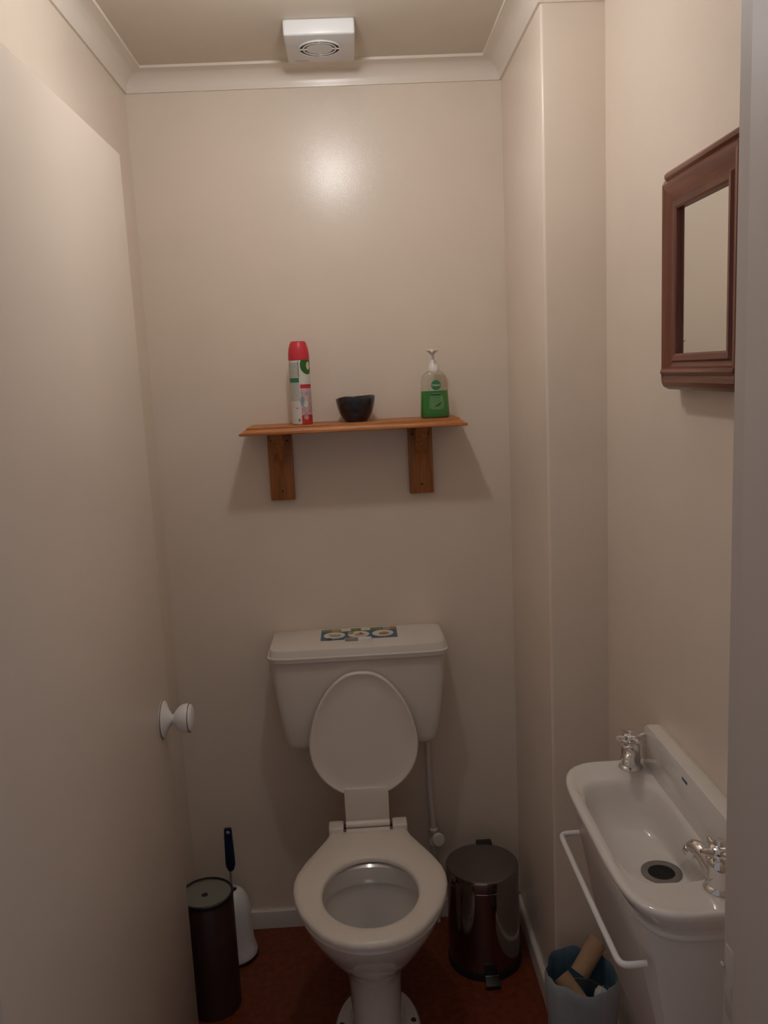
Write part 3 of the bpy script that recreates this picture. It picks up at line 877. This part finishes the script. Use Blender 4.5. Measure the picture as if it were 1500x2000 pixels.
pd = obj('pedal', G().hexa([(pxx-0.019, pyy-0.034, 0.004), (pxx+0.021, pyy-0.034, 0.004), (pxx+0.018, pyy+0.004, 0.010), (pxx-0.016, pyy+0.004, 0.010),
                            (pxx-0.019, pyy-0.034, 0.012), (pxx+0.021, pyy-0.034, 0.012), (pxx+0.018, pyy+0.004, 0.024), (pxx-0.016, pyy+0.004, 0.024)], 0.002), 'black', pb)
obj('pedal_strip', G().box(pxx-0.0165, pxx+0.0195, pyy-0.0090, pyy-0.0060, 0.0200, 0.0225, 0.0006), 'chrome', pd)

# ------------------------------------------------------------------ brown canister by the door
kx, ky, KR, KH = 0.0945, -0.306, 0.0670, 0.314
kn = thing('toilet_roll_canister', (kx, ky, 0), 'tall dark brown cylinder canister with pale lid beside the door', 'canister')
obj('body', G().lathe([(KR-0.003, 0), (KR, 0.003), (KR, KH-0.010), (KR-0.001, KH-0.008)], (kx, ky, 0), n=56), 'brown', kn)
rimk = obj('rim', G().lathe([(KR-0.001, KH-0.012), (KR+0.0012, KH-0.010), (KR+0.0012, KH-0.001), (KR-0.001, KH+0.001), (KR-0.004, KH+0.0005), (KR-0.005, KH-0.004)], (kx, ky, 0), n=56, cap0=False, cap1=False), 'black', kn)
lk = obj('lid', G().lathe([(KR-0.0045, KH-0.006), (KR-0.0045, KH-0.0030), (0.03, KH-0.0020), (0.0, KH-0.0020)], (kx, ky, 0), n=56, cap0=False), 'lidgreen', kn, label='grey green metal lid')
obj('finger_hole', G().lathe([(0.0080, KH-0.0022), (0.0080, KH-0.0014), (0.0, KH-0.0014)], (kx-0.002, ky-0.008, 0), n=24), 'black', lk)

# ------------------------------------------------------------------ toilet brush
tx, ty = 0.1245, -0.118
tb = thing('toilet_brush', (tx, ty, 0), 'toilet brush with navy handle in a white domed holder by the back wall', 'toilet brush')
ho = obj('holder', G().lathe([(0.0590, 0.008), (0.0600, 0.012), (0.0570, 0.024), (0.0530, 0.040), (0.0500, 0.070), (0.0490, 0.120), (0.0470, 0.150), (0.0410, 0.174), (0.0320, 0.190), (0.0200, 0.199), (0.0150, 0.200), (0.0145, 0.195)], (tx, ty, 0), n=48, cap1=False), 'white', tb)
obj('base_ring', G().lathe([(0.0600, 0.0), (0.0615, 0.002), (0.0615, 0.008), (0.0590, 0.010)], (tx, ty, 0), n=48), 'black', tb)
obj('shaft', G().tube([(tx-0.001, ty, 0.03), (tx+0.0005, ty+0.002, 0.268)], 0.0035, 12), 'grey', tb)
# flat handle with a hanging hole
hl = [(-0.0085, 0.381), (0.0085, 0.381), (0.0105, 0.376), (0.0115, 0.340), (0.0130, 0.290), (0.0130, 0.272), (0.0085, 0.259), (0.0035, 0.254), (-0.0035, 0.254), (-0.0085, 0.259), (-0.0130, 0.272), (-0.0130, 0.290), (-0.0115, 0.340), (-0.0105, 0.376)]
zc = 0.3695
hole = []
outl = []
ts = sorted([2*PI*j/32 for j in range(32)]+[math.atan2(z_-zc, x_) % (2*PI)+0.0001 for x_, z_ in hl])
n = len(ts)
for t in ts:
    d = Vector((math.cos(t), math.sin(t)))
    best = 0
    for i in range(len(hl)):
        aa, bb = Vector(hl[i])-Vector((0, zc)), Vector(hl[(i+1) % len(hl)])-Vector((0, zc))
        e = bb-aa
        den = d.x*e.y-d.y*e.x
        if abs(den) < 1e-12:
            continue
        tt = (aa.x*e.y-aa.y*e.x)/den
        u = (aa.x*d.y-aa.y*d.x)/den
        if tt > 0 and -1e-6 <= u <= 1.000001:
            best = max(best, tt)
    outl.append((d.x*best, zc+d.y*best))
    hole.append((0.0056*d.x, zc-0.0005+0.0062*d.y))
hx0 = tx+0.003


def hring(p, y, k=1.0):
    return [(hx0+x*k, ty+y, zc+(z-zc)*k) for x, z in p]


rs = [hring(hole, -0.0045), hring(outl, -0.0050, 0.95), hring(outl, -0.0030), hring(outl, 0.0030), hring(outl, 0.0050, 0.95), hring(hole, 0.0045)]
rs.append(rs[0])
obj('handle', G().loft(rs, False, False), 'navy', tb, ang=45)

# ------------------------------------------------------------------ wash basin on the right wall
BZ = 0.831
bc = (0.981, -1.0095)
wb = thing('wash_basin', (W2, -1.01, 0.467), 'small white wash basin with two taps below the mirror', 'wash basin')


def bring(z, ins, nf=5.5):
    # front of the basin points to -x: build with roles of x and y swapped
    r = []
    hx, hy = 0.0995-ins*0.5, 0.2415-ins
    cxx = 0.9805+ins*0.5
    n_ = 96
    for j in range(n_):
        t = 2*PI*j/n_
        c_, s_ = math.cos(t), math.sin(t)
        e = 40 if c_ > 0 else nf
        x = hx*math.copysign(abs(c_)**(2/(e if c_ > 0 else 3.0)), c_)
        y = hy*math.copysign(abs(s_)**(2/(e if c_ > 0 else 5.2)), s_)
        r.append((min(cxx+x, W2-0.0005), bc[1]+y, z))
    return r


def bowl_ring(z, cxx, cyy, hx, hy, e):
    r = []
    for j in range(96):
        t = 2*PI*j/96
        c_, s_ = math.cos(t), math.sin(t)
        r.append((cxx+hx*math.copysign(abs(c_)**(2/e), c_), cyy+hy*math.copysign(abs(s_)**(2/e), s_), z))
    return r


BX, BY = 0.9745, -1.000
rings = [bring(0.770, 0.045), bring(0.7705, 0.028), bring(0.7735, 0.0225), bring(0.7775, 0.0210), bring(0.7815, 0.0225), bring(0.7840, 0.0225), bring(0.800, 0.0120), bring(0.818, 0.0030), bring(0.826, 0.0), bring(0.8300, 0.0022), bring(0.8315, 0.0065), bring(0.8308, 0.012), bring(0.8280, 0.018),
         bowl_ring(0.8265, BX, BY, 0.0765, 0.168, 4.2), bowl_ring(0.8245, BX, BY, 0.0725, 0.163, 4.0), bowl_ring(0.8170, BX, BY, 0.0690, 0.157, 3.8), bowl_ring(0.800, BX+0.001, BY, 0.0660, 0.150, 3.6), bowl_ring(0.775, BX+0.004, BY, 0.0630, 0.138, 3.4),
         bowl_ring(0.755, BX+0.010, BY, 0.0585, 0.118, 3.2), bowl_ring(0.743, BX+0.018, BY, 0.0505, 0.092, 2.8), bowl_ring(0.738, BX+0.028, BY, 0.040, 0.055, 2.2), bowl_ring(0.736, BX+0.034, BY, 0.032, 0.032, 2.0), bowl_ring(0.733, BX+0.034, BY, 0.012, 0.012, 2.0)]
bs = obj('bowl', G().loft(rings, False, True), 'porc', wb, ang=60)
# upstand against the wall
up_ = []
y0, y1 = -1.249, -0.772
for t in [PI/2*i/6 for i in range(7)]:
    up_.append((y1-0.030+0.030*math.sin(t), 0.911-0.030+0.030*math.cos(t)))
upl = [(y0, 0.815)] + [(y0+0.030-0.030*math.cos(t), 0.911-0.030+0.030*math.sin(t)) for t in [PI/2*i/6 for i in range(7)]] + up_ + [(y1, 0.815)]
obj('upstand', G().prism(upl, (W2-0.0005, 0, 0), (0, 1, 0), (0, 0, 1), (-0.028, 0, 0), 0.007, 3), 'porc', wb, ang=50)
obj('maker_mark', G().box(W2-0.0292, W2-0.0284, -0.998, -0.976, 0.8900, 0.8945, 0.0002), 'bluemark', wb, label='small blue maker mark')
def shring(z, t, ins=0.0):
    x0_, ya, yb = 0.9635+(0.9030-0.9635)*t+ins, -1.200-0.015*t+ins, -0.803+0.013*t-ins
    c_ = 0.014+0.040*t
    p_ = [(W2-0.0005, ya), (x0_+c_, ya), (x0_+c_*0.3, ya+c_*0.3), (x0_, ya+c_), (x0_, yb-c_), (x0_+c_*0.3, yb-c_*0.3), (x0_+c_, yb), (W2-0.0005, yb)]
    return [(a_, b_, z) for a_, b_ in p_]


# hollow moulded shroud below the bowl (open at the top so that the bowl hangs in it)
obj('shroud', G().loft([shring(0.467, 0, 0.012), shring(0.467, 0, 0.004), shring(0.471, 0.013), shring(0.774, 1.0), shring(0.774, 1.0, 0.006), shring(0.60, 0.43, 0.006)], True, False), 'shroud', wb, ang=40)
# drain
dxx, dyy = BX+0.034, BY
dn = obj('waste', G().lathe([(0.0335, 0.7350), (0.0335, 0.7385), (0.0300, 0.7392), (0.0225, 0.7375), (0.0210, 0.7330)], (dxx, dyy, 0), n=40, cap0=False, cap1=False), 'wastering', wb, label='grey steel waste ring')
obj('waste_hole', G().lathe([(0.0222, 0.7340), (0.0222, 0.7362), (0.0, 0.7362)], (dxx, dyy, 0), n=32), 'darkgap', dn)
for k in range(2):
    ca, sa = math.cos(PI/2*k+0.4), math.sin(PI/2*k+0.4)
    obj('waste_bar', G().tube([(dxx-0.021*ca, dyy-0.021*sa, 0.7362), (dxx+0.021*ca, dyy+0.021*sa, 0.7362)], 0.0010, 8), 'black', dn)


def tap(x, ty_, dx, dy):
    z = 0.8270
    t_ = obj('tap', G().lathe([(0.0225, 0), (0.0230, 0.002), (0.0215, 0.005), (0.0180, 0.008), (0.0172, 0.034), (0.0180, 0.040), (0.0160, 0.046), (0.0115, 0.049), (0.0100, 0.056), (0.0, 0.057)], (x, ty_, z), n=32), 'chrome', wb, label='chrome pillar tap with a cross head')
    sp_ = smooth_open([(x, ty_, z+0.018), (x+dx*0.35, ty_+dy*0.35, z+0.033), (x+dx*0.75, ty_+dy*0.75, z+0.043), (x+dx*1.0, ty_+dy*1.0, z+0.042), (x+dx*1.10, ty_+dy*1.10, z+0.032)], 2)
    m_ = len(sp_)
    obj('spout', G().tube(sp_, [0.0185-0.0080*min(1, i/(m_*0.6)) for i in range(m_)], 20), 'chrome', t_)
    e_ = Vector(sp_[-1])
    obj('spout_mouth', G().lathe([(0.0110, 0.006), (0.0122, 0.003), (0.0122, -0.003), (0.0100, -0.005), (0.0085, -0.003)], (e_.x, e_.y, e_.z), (-dx*9, -dy*9, 1), n=20), 'chrome', t_)
    hub = obj('head', G().lathe([(0.0105, 0.050), (0.0150, 0.054), (0.0162, 0.060), (0.0150, 0.067), (0.0105, 0.070), (0.0, 0.0705)], (x, ty_, z), n=28), 'chrome', t_)
    for k in range(4):
        a_ = 0.18+k*PI/2
        d_ = Vector((math.cos(a_), math.sin(a_), 0))
        o_ = Vector((x, ty_, z+0.059))
        obj('head_arm', G().tube([o_+d_*0.008, o_+d_*0.017+Vector((0, 0, 0.001)), o_+d_*0.026+Vector((0, 0, 0.004)), o_+d_*0.031+Vector((0, 0, 0.005))], [0.0090, 0.0068, 0.0050, 0.0026], 12), 'chrome', t_)
    obj('index_cap', G().lathe([(0.0090, 0.069), (0.0090, 0.0730), (0.0065, 0.0765), (0.0, 0.0775)], (x, ty_, z), n=24), 'chrome', t_)


tap(1.0215, -0.797, -0.018, -0.046)
tap(1.0255, -1.188, -0.020, 0.046)

# towel rail on the basin front
rl = smooth_open([(0.912, -0.835, 0.722), (0.885, -0.832, 0.720), (0.878, -0.838, 0.7195), (0.877, -0.860, 0.719), (0.877, -1.170, 0.719), (0.878, -1.188, 0.7195), (0.885, -1.197, 0.720), (0.916, -1.198, 0.722)], 2)
obj('towel_rail', G().tube(rl, 0.0050, 12), 'white', wb, label='thin white wire towel rail')

# ------------------------------------------------------------------ lined waste bin with cardboard tubes
qx, qy = 0.970, -0.612
wbn = thing('waste_bin', (qx, qy, 0), 'small bin lined with a crumpled blue and white bag under the basin', 'waste bin')
obj('bin', G().lathe([(0.056, 0.0), (0.058, 0.002), (0.0635, 0.190), (0.0650, 0.193), (0.0625, 0.193), (0.056, 0.006)], (qx, qy, 0), n=40), 'binplast', wbn)


def bagring(r, z, amp, ph):
    out = []
    for j in range(96):
        t = 2*PI*j/96
        w1 = math.sin(5*t+ph)*0.5+math.sin(9*t+1.7*ph)*0.35+math.sin(17*t+2.3*ph)*0.25+math.sin(2*t+ph)*0.6
        w2 = math.sin(3*t+ph*0.7)*0.6+math.sin(7*t+ph)*0.4+math.sin(13*t)*0.2
        out.append((qx+(r+amp*w1)*math.cos(t), qy+(r+amp*w1)*math.sin(t), z+amp*1.2*w2))
    return out


obj('bin_liner', G().loft([bagring(0.0640, 0.020, 0.0015, 0.2), bagring(0.0690, 0.060, 0.0028, 0.9), bagring(0.0715, 0.110, 0.0032, 1.6), bagring(0.0735, 0.150, 0.0034, 2.1), bagring(0.0775, 0.198, 0.0036, 2.9), bagring(0.0792, 0.236, 0.0042, 3.3), bagring(0.0790, 0.256, 0.0040, 3.5), bagring(0.0765, 0.262, 0.0038, 3.6)], False, False),
    'bag', wbn, ang=80, label='pale blue plastic bag folded over the rim')
obj('liner_inside', G().loft([bagring(0.0765, 0.262, 0.0038, 3.6), bagring(0.0740, 0.256, 0.0036, 3.7), bagring(0.0725, 0.230, 0.0030, 4.0), bagring(0.0700, 0.200, 0.0020, 4.2), bagring(0.0570, 0.165, 0.0016, 4.4), bagring(0.0530, 0.090, 0.001, 4.9), bagring(0.0450, 0.024, 0.001, 5.2)], False, True),
    'bagin', wbn, ang=80)


def card_tube(p0, p1, label):
    p0, p1 = Vector(p0), Vector(p1)
    L = (p1-p0).length
    g_ = G().lathe([(0.0205, 0), (0.0215, 0.0003), (0.0215, L-0.0003), (0.0205, L), (0.0203, L-0.0005), (0.0203, 0.0005), (0.0205, 0)], p0, p1-p0, 36, False, False)
    tag(obj('cardboard_tube', g_, 'card', origin=(p0+p1)*0.5, ang=40), label, 'cardboard tube', group='empty roll tubes in the lined bin')


card_tube((0.972, -0.590, 0.236), (1.024, -0.560, 0.294), 'upper empty cardboard roll tube sticking out of the lined bin')
card_tube((0.926, -0.603, 0.243), (0.960, -0.643, 0.203), 'lower empty cardboard roll tube at the front of the lined bin')
g = G()
rings = []
for k, (r, z) in enumerate(((0.003, 0.190), (0.010, 0.196), (0.015, 0.208), (0.016, 0.222), (0.011, 0.234), (0.003, 0.238))):
    rings.append([(1.006+r*(1+0.22*math.sin(3*t+k)+0.12*math.sin(7*t+2*k))*math.cos(t), -0.641+r*0.85*(1+0.18*math.sin(4*t+k))*math.sin(t), z+0.004*math.sin(5*t+k)) for t in [2*PI*j/36 for j in range(36)]])
tag(obj('crumpled_tissue', G().loft(rings), 'tissue', origin=(1.006, -0.641, 0.190), ang=80), 'crumpled pale tissue beside the tubes in the lined bin', 'tissue')
